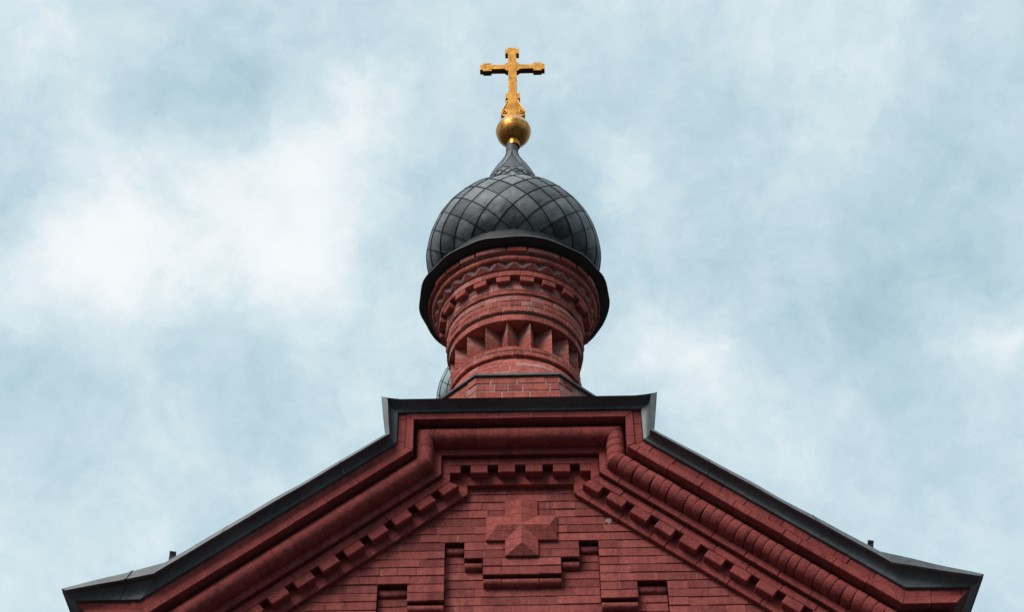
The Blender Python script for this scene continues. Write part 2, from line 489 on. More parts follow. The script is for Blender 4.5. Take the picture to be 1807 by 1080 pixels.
# ------------------------------------------------------------------ gable wall field, brick by brick
Z0, DZ = 8.206, 0.0685
def recessed(x, k):
    """k = course index, its top edge at Z0 + k*DZ"""
    ax = abs(x)
    if ax < 0.272: return k <= -4
    if ax < 0.402: return k <= -2
    if ax < 0.538: return k <= 0
    if ax < 0.790: return k <= -7
    if ax < 0.996: return k <= -5
    return False
BR = [0, 0.272, 0.402, 0.538, 0.790, 0.996]
brk = sorted([-b_ for b_ in BR] + BR[1:] + [-2.7, 2.7])
fld = MB()
for k in range(-19, 8):
    zt = Z0 + k * DZ; zb = zt - DZ
    xmax = min(2.5, 0.40 + (8.592 - zb) / 0.785 + 0.06)
    if zb > 8.592: xmax = 0.46
    # merge intervals of equal state
    iv = []
    for a, b_ in zip(brk, brk[1:]):
        st = recessed((a + b_) / 2, k)
        if iv and iv[-1][2] == st: iv[-1][1] = b_
        else: iv.append([a, b_, st])
    for a, b_, st in iv:
        a = max(a, -xmax); b_ = min(b_, xmax)
        if b_ - a < 0.01: continue
        y = 0.070 if st else 0.0
        x = a
        first = True
        ch = k % 2
        while x < b_ - 1e-4:
            L = 0.132 * random.choice((1, 1, 1, 1, 2, 2, 1.6)) * (1 + J(0.06))
            if first and a <= -xmax + 1e-6: L = random.uniform(0.05, 0.2)
            e = x + L
            if b_ - e < 0.06: e = b_
            gp = random.choice((0.0006, 0.0010, 0.0018)) 
            jj = J(0.0028); tl = random.uniform(-0.0005, 0.0045); yaw = J(0.0012)
            zs = J(0.0012); rot = J(0.0013)
            zt2 = zt - 0.0014 + zs; zb2 = zb + 0.0020 + zs
            cc = [[[None, None], [None, None]], [[None, None], [None, None]]]
            for i in (0, 1):
                for j in (0, 1):
                    for q in (0, 1):
                        xx = (x + gp, e - gp)[i]
                        if e == b_ and i == 1: xx = e
                        if first and i == 0: xx = x
                        zz = (zb2, zt2)[q] + (rot if i else -rot)
                        yy = (y + jj - (tl if q == 0 else 0) + (yaw if i else -yaw)) if j == 0 else y + 0.09
                        cc[i][j][q] = Vector((xx + GX, yy, zz))
            fld.hexa(cc, 0.0030)
            if e < b_ - 1e-4:       # the joint is filled nearly flush, here and there with pale mortar
                w_ = gp + 0.0024
                pale = random.random() < 0.5
                yj = y + (0.0008 if pale else 0.0018)
                fld.box(e - w_ + GX, e + w_ + GX, yj, yj + 0.02, zb + 0.004, zt - 0.004, 0.0006, 2 if pale else 0)
            x = e; first = False
# mortar sheets just behind the bricks
for k in range(-19, 8):
    zt = Z0 + k * DZ; zb = zt - DZ
    xmax = min(2.5, 0.40 + (8.592 - zb) / 0.785 + 0.06)
    if zb > 8.592: xmax = 0.46
    for a, b_ in zip(brk, brk[1:]):
        a2, b2 = max(a, -xmax), min(b_, xmax)
        if b2 - a2 < 0.01: continue
        y = (0.070 if recessed((a + b_) / 2, k) else 0.0) + 0.0042
        fld.box(a2 + GX, b2 + GX, y, y + 0.10, zb - 0.0004, zt + 0.0004, 0.0002, 1)
gable = fld.build("gable_wall", [M_FIELD, M_JOINT_RED, M_JOINT_PALE], church)

# round bricks under each corbelled step
def corbel_roll(x0, x1, ztop, prot=0.055, hh=0.066):
    mb = MB()
    n_ = 10
    xs = [x0]
    while xs[-1] < x1 - 1e-4:
        e = xs[-1] + random.choice((0.13, 0.26))
        if x1 - e < 0.07: e = x1
        xs.append(e)
    for a, b_ in zip(xs, xs[1:]):
        js = 1 + J(0.03)
        rows = []
        for xx, sc in ((a + 0.0008, 0.9), (a + 0.004, 1.0), (b_ - 0.004, 1.0), (b_ - 0.0008, 0.9)):
            row = []
            for q in range(n_ + 1):
                t_ = math.pi * q / n_
                row.append((xx + GX, 0.075 - prot * js * sc * math.sin(t_) ** 0.75, ztop - 0.036 + hh / 2 * sc * math.cos(t_)))
            rows.append(row)
        mb.grid(rows)
        for r_ in (rows[0], rows[-1]): mb.poly(r_)
    return mb.build("corbel_roll", M_FIELD, gable, smooth=50)
corbel_roll(-0.272, 0.272, 7.932)
for s in (-1, 1):
    for (a, b_, z, p) in ((0.274, 0.400, 8.069, 0.05), (0.404, 0.536, 8.206, 0.035), (0.540, 0.788, 7.7265, 0.055), (0.792, 0.994, 7.8635, 0.035)):
        corbel_roll(min(a * s, b_ * s), max(a * s, b_ * s), z, p)

# relief cross: four hipped arms meeting in a raised centre
rc = MB()
w, H, rim = 0.115, 0.066, 0.022
zt_, zc1, zc0, zb_ = 8.5485, 8.4115, 8.206, 8.075
zc = (zc1 + zc0) / 2
xa = 0.250
def q3(x, z, d): return (x + GX, -d, z)
ctr = q3(0, zc, H)
cor4 = {(1, 1): (w, zc1), (1, -1): (w, zc0), (-1, 1): (-w, zc1), (-1, -1): (-w, zc0)}
def arm(p0, p1, p2, p3, rtip):
    """p0,p1 outer corners, p2,p3 inner corners (p3 beside p0)"""
    a, b_, c_, d_ = [q3(x, z, rim) for x, z in (p0, p1, p2, p3)]
    rc.poly([a, b_, rtip]); rc.poly([b_, c_, ctr, rtip]); rc.poly([d_, a, rtip, ctr])
    for u_, v_ in ((p0, p1), (p1, p2), (p3, p0)):
        rc.poly([q3(*u_, rim), q3(*v_, rim), q3(*v_, -0.02), q3(*u_, -0.02)])
arm((-w, zt_), (w, zt_), (w, zc1), (-w, zc1), q3(0, zt_ - 0.02, H * 0.9))
arm((w, zb_), (-w, zb_), (-w, zc0), (w, zc0), q3(0, zb_ + 0.075, H * 1.05))
arm((xa, zc1), (xa, zc0), (w, zc0), (w, zc1), q3(xa - 0.05, zc, H * 0.95))
arm((-xa, zc0), (-xa, zc1), (-w, zc1), (-w, zc0), q3(-xa + 0.085, zc, H * 0.95))
T = NT(M_RCROSS.node_tree)
bs = [n for n in T.t.nodes if n.type == 'BSDF_PRINCIPLED'][0]
src = bs.inputs['Base Color'].links[0].from_socket
co = T.n('ShaderNodeTexCoord').outputs['Object']
wn = T.noise(co, 12, 3, 0.6)
sp = T.n('ShaderNodeSeparateXYZ'); T.l(co, sp.inputs[0])
zz_ = T.math('ADD', sp.outputs[2], T.math('MULTIPLY', wn.outputs['Fac'], 0.012))
fr_ = T.math('FRACT', T.math('DIVIDE', T.math('SUBTRACT', zz_, 8.206 - 6.85), 0.0685))
ln = T.math('GREATER_THAN', T.math('ABSOLUTE', T.math('SUBTRACT', fr_, 0.5)), 0.445)
T.l(T.mix(T.math('MULTIPLY', ln, 0.7), src, (0.15, 0.035, 0.032)), bs.inputs['Base Color'])
rc.build("relief_cross", M_RCROSS, gable, label="raised brick cross set in the gable wall")
# thin pale patch of mortar right of the relief cross
ms = MB()
px_, pz_ = 0.625, 8.372
ring = []
for q in range(11):
    a = 2 * math.pi * q / 11
    rr = 0.022 * (1 + J(0.35))
    ring.append((px_ + GX + rr * 1.2 * math.cos(a), -0.003, pz_ + rr * math.sin(a)))
cidx = ms.vert((px_ + GX, -0.012, pz_))
ids = [ms.vert(p) for p in ring]
for q in range(11): ms.face([ids[q], ids[(q + 1) % 11], cidx])
ms.build("mortar_patch", M_MORTAR, gable, smooth=60, label="pale patch of mortar")

# ------------------------------------------------------------------ metal eave flashing
def pathE1():
    v = V(0.497)
    v = [Vector((p.x, p.y)) for p in v]
    for i in (3, 4): v[i].y = 9.112
    return v
E1 = pathE1()
E0L = [(-3.030, 7.585), (-2.372, 7.785), (-0.956, 8.848), (-1.000, 9.200)]
E0 = [Vector(p) for p in E0L] + [Vector((-x, z)) for x, z in E0L[::-1]]
SEC = [(0.0, 0.320), (0.03, 0.347), (0.10, 0.350), (0.22, 0.352), (0.36, 0.360), (0.50, 0.375), (0.55, 0.388), (0.57, 0.390), (0.58, 0.436), (0.61, 0.442), (0.96, 0.434), (1.0, 0.424), (1.0, 0.33)]
fl = MB()
for k in range(7):
    LL = (E0[k + 1] - E0[k]).length
    n_ = max(2, int(LL / 0.07))
    phase = random.uniform(0, 6)
    for sec_i in range(1):
        rows = []
        for q in range(n_ + 1):
            t_ = q / n_
            env = math.sin(math.pi * t_)
            wv_ = env * (0.0022 * math.sin(phase + t_ * LL * 5.1) + 0.0016 * math.sin(phase * 2 + t_ * LL * 13))
            row = []
            a = E1[k].lerp(E1[k + 1], t_); b_ = E0[k].lerp(E0[k + 1], t_)
            nrm = Vector((-(E0[k + 1] - E0[k]).y, (E0[k + 1] - E0[k]).x)).normalized()
            for si, (tt, d) in enumerate(SEC):
                # the flared eave ends hollow out towards the wall
                hollow = 0.0
                flare = {0: 1 - t_, 6: t_}.get(k, 0)
                if k == 3 and 0.4 < tt < 0.99: d = 0.366 + (tt - 0.4) * 0.11
                p = a.lerp(b_, tt) + nrm * (wv_ * tt)
                if k in (0, 6):
                    p = p - Vector((0, 0.018)) * math.sin(math.pi * min(1, tt * 1.2)) * 0.3
                if k == 3:      # the top edge sags a little between its turned-up corners
                    dd = min(t_, 1 - t_) * LL
                    p = p - Vector((0, 0.030)) * (1 - math.exp(-(dd / 0.10) ** 1.5)) * tt
                row.append((p.x + GX, -(d + wv_ * tt * 0.8), p.y))
            rows.append(row)
        fl.grid(rows)
# folded laps between the sheets
for k in range(7):
    LL = (E0[k + 1] - E0[k]).length
    pos = 0.45 + random.uniform(0, 0.3)
    while pos < LL - 0.2:
        rows = []
        for (ds, lift) in ((-0.010, 0.0005), (-0.008, 0.0035), (0.006, 0.0040), (0.010, 0.0005)):
            t_ = (pos + ds) / LL
            a = E1[k].lerp(E1[k + 1], t_); b_ = E0[k].lerp(E0[k + 1], t_)
            row = []
            for tt, d in SEC[1:]:
                if k == 3 and 0.4 < tt < 0.99: d = 0.366 + (tt - 0.4) * 0.11
                p = a.lerp(b_, tt + lift * 2)
                if k == 3:
                    dd = min(t_, 1 - t_) * LL
                    p = p - Vector((0, 0.030)) * (1 - math.exp(-(dd / 0.10) ** 1.5)) * tt
                if k in (0, 6): p = p - Vector((0, 0.018)) * math.sin(math.pi * min(1, tt * 1.2)) * 0.3
                row.append((p.x + GX, -(d + lift), p.y - lift * 0.5))
            rows.append(row)
        fl.grid(rows)
        pos += random.uniform(0.75, 1.05)
# eave returns along both sides
for sgn, i in ((-1, 0), (1, 7)):
    rows = []
    for yb in (0.0, 1.0):
        row = []
        for tt, d in SEC:
            p = E1[i].lerp(E0[i], tt)
            row.append((p.x + GX, -d if yb == 0 else 3.2, p.y))
        rows.append(row)
    fl.grid(rows)
flash = fl.build("eave_flashing", M_TRIMMETAL, church, smooth=28)
for sgn, xx in ((-1, -2.345), (1, 2.325)):
    cm_ = MB()
    z0 = 7.785 + 0.0
    z_b, z_t = 7.77, 7.872
    w_ = 0.042
    a = 0.012 * sgn
    rows = []
    for (zz, dy, dx) in ((z_b, 0.0, 0), (z_b + 0.045, 0.004, 0.003), (z_b + 0.085, -0.012, 0.007), (z_t, -0.030, 0.010)):
        rows.append([Vector((xx + GX + dx - w_ / 2, -0.40 + dy, zz)), Vector((xx + GX + dx + w_ / 2, -0.40 + dy + 0.01, zz))])
    back = [[p + Vector((0, 0.006, 0)) for p in r_] for r_ in rows]
    cm_.grid(rows); cm_.grid(back)
    for q in range(3):
        for s_ in (0, 1): cm_.poly([rows[q][s_], rows[q + 1][s_], back[q + 1][s_], back[q][s_]])
    cm_.poly([rows[3][0], rows[3][1], back[3][1], back[3][0]])
    cm_.build("roof_clip", M_TRIMMETAL, flash)

# roof sheets behind the flashing
rf = MB()
rows = []
for p in E0: rows.append([(p.x + GX, -0.40, p.y - 0.004), (p.x + GX, 3.2, p.y - 0.004)])
rf.grid(rows)
for k in range(7):      # standing seams
    L = (E0[k + 1] - E0[k])
    if L.length < 0.5: continue
    nn = Vector((-L.y, L.x)).normalized()
    for yq in (0.55, 1.1, 1.65, 2.2, 2.75):
        a, b_ = E0[k], E0[k + 1]
        c = [[[Vector((p.x + GX, yq + (0.02 if j else 0), p.y)) + Vector((nn.x, 0, nn.y)) * (0.03 if q else -0.002) for q in (0, 1)] for j in (0, 1)] for p in (a, b_)]
        rf.hexa(c, 0.001)
rf.build("roof", M_ROOF, church)

# walls below and behind
wl = MB()
wl.box(-2.45 + GX, 2.45 + GX, 0.082, 3.25, -0.02, 7.3, 0.001)
wl.build("porch_wall", M_WALL, church)
for sgn in (-1, 1):     # cornice return along the porch sides
    cs = MB()
    for (o0, o1) in ((0.0, 0.121), (0.125, 0.183), (0.187, 0.24), (0.25, 0.375), (0.383, 0.437), (0.441, 0.497)):
        xo = 2.453 + o1 - (0.003 if o1 < 0.48 else 0.004)
        cs.box(min(sgn * 2.2, sgn * xo) + GX, max(sgn * 2.2, sgn * xo) + GX, 0.052, 3.2, 7.045 + o0, 7.045 + o1, 0.004)
    cs.build("side_cornice", M_TRIM, church)
# nave behind: brick walls and a metal roof that carries both towers
nv = MB()
prof = [(-3.2, 10.0), (-1.25, 11.5), (1.25, 11.5), (3.2, 10.0)]
nv.box(-3.15, 3.15, 3.26, 17.0, -0.02, 9.95, 0.001)
f_ = [(-3.15, 9.95), (-1.2, 11.44), (1.2, 11.44), (3.15, 9.95)]
nv.outline(f_, 3.262, 16.99)
nv.build("nave_wall", M_WALL, church)
nr = MB()
rows = []
for x, z in [(-3.3, 9.93)] + prof[1:3] + [(3.3, 9.93)]: rows.append([(x, 3.24, z), (x, 17.1, z)])
nr.grid(rows)
rows = []
for x, z in [(-3.3, 9.93)] + prof[1:3] + [(3.3, 9.93)]: rows.append([(x, 3.24, z - 0.05), (x, 17.1, z - 0.05)])
nr.grid(rows)
nr.build("nave_roof", M_ROOF, church)

# ------------------------------------------------------------------ tower
TX, TY = -0.010, 4.44
def pol(r, a, z): return Vector((TX + r * math.sin(a), TY - r * math.cos(a), z))   # a = 0 faces the viewer

def ring_course(mb, r_out, r_in, z0, z1, n_, gap=0.009, jr=0.003, bev=0.005, mi=0, r_top=None, jit=0.16, pale=0.0, mi2=None):
    """a ring of single bricks; r_top gives the radius at the top when the course leans"""
    r_top = r_out if r_top is None else r_top
    a0 = random.uniform(0, 6.28)
    ws = [random.choice((1.0, 1.0, 1.7)) * (1 + J(jit * 0.5)) for _ in range(n_)]
    sm = sum(ws)
    a = a0
    for w_ in ws:
        da = 2 * math.pi * w_ / sm
        g_ = gap / r_out / 2
        jj = J(jr); zj = J(0.0015); j2 = J(jr * 0.6); tw = J(0.0012)
        m_ = mi2 if (mi2 is not None and random.random() < pale) else mi
        A0, A1 = a + g_, a + da - g_
        bb = bev / r_out
        nsub = max(1, int(math.ceil((A1 - A0) / 0.07)))
        angs = [(A0, 1), (A0 + bb, 0)] + [(A0 + (A1 - A0) * q / nsub, 0) for q in range(1, nsub)] + [(A1 - bb, 0), (A1, 1)]
        rows = []
        for (aa, e) in angs:
            f = (aa - A0) / (A1 - A0)
            jx = jj + j2 * (f - 0.5) * 2 - (bev * 0.8 if e else 0)
            zx = zj + tw * (f - 0.5) * 2
            zz0, zz1 = z0 + zx + (bev * 0.4 if e else 0), z1 + zx - (bev * 0.4 if e else 0)
            lean = (r_top - r_out)
            rows.append([pol(r_in, aa, zz0), pol(r_out + jx - bev, aa, zz0), pol(r_out + jx + lean * 0.1, aa, zz0 + bev),
                         pol(r_top + jx - lean * 0.1, aa, zz1 - bev), pol(r_top + jx - bev, aa, zz1), pol(r_in, aa, zz1)])
        mb.grid(rows, m_)
        mb.poly(rows[0], m_); mb.poly(rows[-1], m_)
        a += da

# octagonal base
OA = 1.04
ob = MB()
half = OA * math.tan(math.pi / 8)
rows_o = 14
for k in range(rows_o):
    zt2 = 12.695 - k * 0.0975; zb2 = zt2 - 0.0975
    for f_i in range(8):
        ang = f_i * math.pi / 4
        nx, ny = math.sin(ang), -math.cos(ang)
        tx, ty = math.cos(ang), math.sin(ang)
        x = -half
        first = True
        while x < half - 1e-4:
            L = 0.145 * random.choice((1, 2, 2, 1.0)) * (1 + J(0.05))
            if first: L *= random.uniform(0.5, 1)
            e = x + L
            if half - e < 0.07: e = half
            xa_, xb_ = x + (0 if first else 0.006), e - (0 if e >= half else 0.006)
            jj = J(0.003)
            diag = f_i in (1, 7)
            if diag: jj += J(0.006)
            c = [[[Vector((TX + nx * (OA + (jj if j == 0 else -0.12)) + tx * xx, TY + ny * (OA + (jj if j == 0 else -0.12)) + ty * xx, zz)) for zz in (zb2 + 0.005, zt2 - 0.005)] for j in (0, 1)] for xx in (xa_, xb_)]
            ob.hexa(c, 0.006, 0 if not (diag and random.random() < 0.75) else 2)
            x = e; first = False
def octring(r, z): return [Vector((TX + r / math.cos(math.pi / 8) * math.sin(a), TY - r / math.cos(math.pi / 8) * math.cos(a), z)) for a in [math.pi / 8 + q * math.pi / 4 for q in range(8)]]
ob.grid([octring(OA - 0.006, 11.3), octring(OA - 0.006, 12.698), octring(0.5, 12.699)], 1, True)
base = ob.build("octagonal_base", [M_TOWER, M_MORTAR, M_TOWER_PALE], church)
cp = MB()
cp.grid([octring(OA + 0.002, 12.700), octring(OA + 0.028, 12.698), octring(OA + 0.030, 12.722), octring(OA - 0.08, 12.742)], 0, True)
cp.build("coping", M_TRIMMETAL, base)
base.location.x = 0.02

# round drum
dr = MB()
def rf_(z): return 0.700 + (13.255 - z) * 0.54
zz = 12.735
for k in range(5):
    z1 = zz + 0.1038
    ring_course(dr, rf_(zz) + 0.003, 0.55, zz + 0.004, z1 - 0.004, int(2 * math.pi * rf_(zz) / 0.20), 0.010, 0.003, 0.005, 0, rf_(z1) + 0.003, 0.2, 0.12, 2)
    zz = z1
dr.revolve([(rf_(12.70) - 0.003, 12.70), (rf_(13.25) - 0.003, 13.25), (0.66, 13.252)], TX, TY, 96, 1)
# ledge below the teeth (two courses), shadow groove under it
for k in range(2):
    z1 = 13.268 + k * 0.066
    ring_course(dr, 0.742, 0.5, z1 + 0.003, z1 + 0.062, 27, 0.009, 0.003, 0.005, 0, None, 0.15, 0.03, 2)
dr.revolve([(0.68, 13.25), (0.70, 13.272), (0.736, 13.274), (0.736, 13.396), (0.45, 13.398)], TX, TY, 96, 1)
# core behind the teeth
dr.revolve([(0.52, 13.39), (0.52, 13.79)], TX, TY, 72, 1)
# band over the teeth
ring_course(dr, 0.758, 0.5, 13.775, 13.862, 26, 0.009, 0.0025, 0.005, 0, None, 0.12, 0.05, 2)
dr.revolve([(0.45, 13.779), (0.751, 13.780), (0.751, 13.862), (0.70, 13.864)], TX, TY, 96, 1)
# plain wall, three courses; the top one limed
for k in range(3):
    z1 = 13.888 + k * 0.080
    ring_course(dr, 0.784, 0.5, z1 + 0.003, z1 + 0.077, 29, 0.009, 0.003, 0.005, 0, None, 0.2, (0.05, 0.2, 0.8)[k], 2)
dr.revolve([(0.70, 13.87), (0.742, 13.868), (0.742, 13.889), (0.777, 13.890), (0.777, 14.128)], TX, TY, 96, 1)
# coved underside up to the dentils
CV = [(0.770, 14.128), (0.770, 14.142), (0.797, 14.146)]
ring_course(dr, 0.797, 0.5, 14.146, 14.196, 30, 0.004, 0.002, 0.004, 3, 0.802, 0.1)
ring_course(dr, 0.802, 0.5, 14.198, 14.262, 30, 0.004, 0.002, 0.004, 2, 0.806, 0.1)
ring_course(dr, 0.806, 0.5, 14.264, 14.345, 30, 0.006, 0.002, 0.004, 2, None, 0.1)
dr.revolve([(0.74, 14.13), (0.74, 14.142), (0.790, 14.146), (0.795, 14.20), (0.80, 14.346)], TX, TY, 96, 1)
# course over the dentils
ring_course(dr, 0.882, 0.6, 14.349, 14.425, 30, 0.009, 0.003, 0.005, 0, None, 0.15, 0.12, 2)
dr.revolve([(0.70, 14.350), (0.874, 14.352), (0.874, 14.426), (0.85, 14.43), (0.882, 14.432), (0.887, 14.55)], TX, TY, 96, 1)
# top course under the dome skirt
ring_course(dr, 1.008, 0.8, 14.616, 14.682, 24, 0.020, 0.007, 0.008, 0, None, 0.2, 0.2, 2)
dr.revolve([(0.85, 14.60), (0.968, 14.616), (0.968, 14.70)], TX, TY, 96, 1)
drum = dr.build("drum", [M_TOWER, M_MORTAR, M_TOWER_PALE, M_TOWER], church)

# round roll course high on the drum
rr_ = MB()
n_ = 28
for q in range(n_):
    a0 = 2 * math.pi * q / n_ + 0.05; a1 = a0 + 2 * math.pi / n_
    js = J(0.003)
    rows = []
    for aa, sc in ((a0 + 0.002, 0.9), (a0 + 0.008, 1), ((a0 + a1) / 2, 1), (a1 - 0.008, 1), (a1 - 0.002, 0.9)):
        row = [pol(0.86, aa, 14.515)]
        for w_ in range(9):
            t_ = math.pi * w_ / 8
            row.append(pol(0.918 + js + 0.050 * sc * math.sin(t_), aa, 14.561 - 0.044 * sc * math.cos(t_)))
        row.append(pol(0.86, aa, 14.607))
        rows.append(row)
    rr_.grid(rows)
rr_.revolve([(0.85, 14.522), (0.918, 14.523), (0.952, 14.541), (0.960, 14.561), (0.952, 14.581), (0.918, 14.60)], TX, TY, 96, 1)
rr_.build("roll_moulding", [M_TOWER, M_MORTAR], drum, smooth=45)

# dentils of the drum
ND = 20
for q in range(ND):
    a = 2 * math.pi * (q + 0.5) / ND + R_(0.5)
    hw = 0.079 / 0.86
    mb = MB()
    jj = J(0.004)
    ja = J(0.008)
    c = [[[pol(r, aa + ja, z) for z in (14.270, 14.347)] for r in (0.880 + jj, 0.70)] for aa in (a - hw, a + hw)]
    mb.hexa(c, 0.006)
    mb.build("dentil", M_TOWER, drum)
# diamond-point blocks
NP = 30
for q in range(NP):
    a = 2 * math.pi * q / NP + R_(0.3)
    hw = math.pi / NP * 0.985
    mb = MB()
    z0, z1 = 14.436, 14.545
    jz, ja = J(0.004), J(0.008)
    P = [[pol(r, aa, z) for aa, r, z in ((a - hw, 0.897, z0), (a + hw, 0.897, z0), (a + hw, 0.905, z1), (a - hw, 0.905, z1))]][0]
    apex = pol(0.940, a + ja, (z0 + z1) / 2 + jz)
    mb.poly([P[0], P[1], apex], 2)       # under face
    mb.poly([P[1], P[2], apex], 1)       # side faces, in a greyer brick colour than the rest
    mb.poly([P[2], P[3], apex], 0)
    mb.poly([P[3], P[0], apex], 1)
    Q = [pol(0.85, aa, z) for aa, z in ((a - hw, z0), (a + hw, z0), (a + hw, z1), (a - hw, z1))]
    for i in range(4): mb.poly([P[i], P[(i + 1) % 4], Q[(i + 1) % 4], Q[i]], 0)
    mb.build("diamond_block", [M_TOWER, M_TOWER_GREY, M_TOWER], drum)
# wedge teeth in the deep recess
NTT = 18
for q in range(NTT):
    a = 2 * math.pi * q / NTT + R_(-6.3)
    hw = math.pi / NTT
    mb = MB()
    zb2 = 13.394; hgt = 0.375; nc = 5
    for k in range(nc):
        z0 = zb2 + hgt * k / nc; z1 = zb2 + hgt * (k + 1) / nc
        jj = J(0.003); ja = J(0.002)
        rings = []
        for (zz2, sh) in ((z0 + 0.0025, 0.005), (z0 + 0.007, 0.0), (z1 - 0.007, 0.0), (z1 - 0.0025, 0.005)):
            pk = pol(0.736 + jj - sh, a + ja, zz2)
            vl = pol(0.535 - sh, a - hw, zz2); vr = pol(0.535 - sh, a + hw, zz2)
            bl = pol(0.48, a - hw * 0.9, zz2); br2 = pol(0.48, a + hw * 0.9, zz2)
            rings.append([vl, pk, vr, br2, bl])
        mb.grid(rings, (0 if random.random() < 0.7 else 2) if k < 3 else 2, True)
    rings = []
    for zz2 in (zb2, zb2 + hgt):
        rings.append([pol(0.533, a - hw, zz2), pol(0.726, a, zz2), pol(0.533, a + hw, zz2), pol(0.48, a + hw * 0.9, zz2), pol(0.48, a - hw * 0.9, zz2)])
    mb.grid(rings, 1, True)
    mb.build("tooth", [M_TOWER, M_MORTAR, M_TOWER_PALE], drum)

# ------------------------------------------------------------------ onion dome
ZC, RD = 15.462, 1.050
PROF = [(0.870, 15.095), (0.935, 15.160), (0.990, 15.235), (1.028, 15.325), (1.047, 15.41), (1.052, 15.47)]
for dg in range(5, 56, 5):
    PROF.append((RD * math.cos(R_(dg)), ZC + RD * math.sin(R_(dg))))
PROF += [(0.500, 16.385), (0.442, 16.45), (0.398, 16.54), (0.366, 16.66), (0.336, 16.78), (0.285, 16.93), (0.222, 17.08), (0.186, 17.15), (0.132, 17.26), (0.090, 17.36), (0.078, 17.44), (0.075, 17.57)]
# smooth the polyline (Catmull-Rom) and measure it
def catmull(pts, sub=6):
    out = []
    P = [pts[0]] + list(pts) + [pts[-1]]
    for i in range(1, len(P) - 2):
        p0, p1, p2, p3 = [Vector(p) for p in P[i - 1:i + 3]]
        for s in range(sub):
            t_ = s / sub
            out.append(0.5 * ((2 * p1) + (p2 - p0) * t_ + (2 * p0 - 5 * p1 + 4 * p2 - p3) * t_ ** 2 + (3 * p1 - p0 - 3 * p2 + p3) * t_ ** 3))
    out.append(Vector(P[-2]))
    return out
CP = catmull(PROF)
SS = [0.0]
for a, b_ in zip(CP, CP[1:]): SS.append(SS[-1] + (b_ - a).length)
def prof_at(s):
    s = max(0.0, min(SS[-1], s))
    lo, hi = 0, len(SS) - 1
    while hi - lo > 1:
        mid = (lo + hi) // 2
        if SS[mid] <= s: lo = mid
        else: hi = mid
    t_ = (s - SS[lo]) / max(1e-9, SS[hi] - SS[lo])
    p = CP[lo].lerp(CP[hi], t_)
    d = (CP[hi] - CP[lo]).normalized()
    return p.x, p.y, (d.y, -d.x)       # r, z, outward normal (r,z)
def s_at_z(z):
    for i in range(len(CP) - 1):
        if CP[i].y <= z <= CP[i + 1].y: return SS[i]
    return SS[-1]
S_NECK = s_at_z(16.80)
S_CYL = s_at_z(17.44)
def surf(s, a, off, cx=TX, cy=TY):
    r, z, nn = prof_at(s)
    r += nn[0] * off; z += nn[1] * off
    return Vector((cx + r * math.sin(a), cy - r * math.cos(a), z))

def lattice_levels(s_ref, n_, k_, s_lo, s_hi):
    """levels of the diagonal net: parity 0 levels have nodes on the axis facing the viewer"""
    up_, dn = [s_ref], []
    s = s_ref
    while s < s_hi:
        s += prof_at(s)[0] * (math.pi / n_) * k_; up_.append(s)
    s = s_ref
    while s > s_lo:
        s -= prof_at(s)[0] * (math.pi / n_) * k_; dn.append(s)
    lv = dn[::-1] + up_
    return lv, len(dn)

def make_lattice(mb, sm, lv, ref, n_, s_lo, s_hi, amp=0.006, cx=TX, cy=TY, seam_w=0.0065, seam_h=0.009):
    sub = 5
    cl = lambda s: max(s_lo, min(s_hi, s))
    da = math.pi / n_
    for j in range(len(lv) - 2):
        par = (j - ref) % 2
        for i in range(n_):
            ac = 2 * da * i + (0 if par == 0 else da)      # bottom node angle
            B, Mi, Tp = lv[j], lv[j + 1], lv[j + 2]
            if cl(Tp) - cl(B) < 1e-4: continue
            pil = amp * random.uniform(0.2, 1.4); tilt = J(0.009); dent = random.random()
            dx_, dy_ = random.random(), random.random()
            rows = []
            for u in range(sub + 1):
                row = []
                for v in range(sub + 1):
                    fu, fv = u / sub, v / sub       # bilinear in the diamond: u to upper right, v to upper left
                    h = fu + fv
                    s = B + (Mi - B) * h if h <= 1 else Mi + (Tp - Mi) * (h - 1)
                    a = ac + da * (fu - fv)
                    off = pil * math.sin(math.pi * fu) * math.sin(math.pi * fv) + tilt * (fu - 0.5) * math.sin(math.pi * fv)
                    if dent < 0.35: off -= 0.016 * math.exp(-((fu - dx_) ** 2 + (fv - dy_) ** 2) * 14) * math.sin(math.pi * fu) * math.sin(math.pi * fv)
                    row.append(surf(cl(s), a, off, cx, cy))
                rows.append(row)
            mb.grid(rows)
            # two seams rising from the bottom node
            for sg in (1, -1):
                if not (s_lo - 1e-6 <= Mi and B < s_hi): continue
                line = []
                nseg = 5
                for u in range(nseg + 1):
                    fu = u / nseg
                    s = B + (Mi - B) * fu
                    if s < s_lo - 1e-6 or s > s_hi + 1e-6: continue
                    line.append((s, ac + sg * da * fu))
                if len(line) < 2: continue
                jr = J(0.0015)
                L_, R2, T_, T2 = [], [], [], []
                for (s, a) in line:
                    r = prof_at(s)[0]
                    sw = seam_w * min(1.0, 0.35 + r / 0.9)
                    wa = sw * 0.72 / max(r, 0.03)
                    wb = sw * 0.72
                    L_.append(surf(s - wb * 1.0, a + sg * wa, -0.002, cx, cy)); T_.append(surf(s - wb * 0.4, a + sg * wa * 0.4, seam_h + jr, cx, cy))
                    T2.append(surf(s + wb * 0.4, a - sg * wa * 0.4, seam_h + jr, cx, cy)); R2.append(surf(s + wb * 1.0, a - sg * wa, -0.002, cx, cy))
                sm.grid([L_, T_, T2, R2])

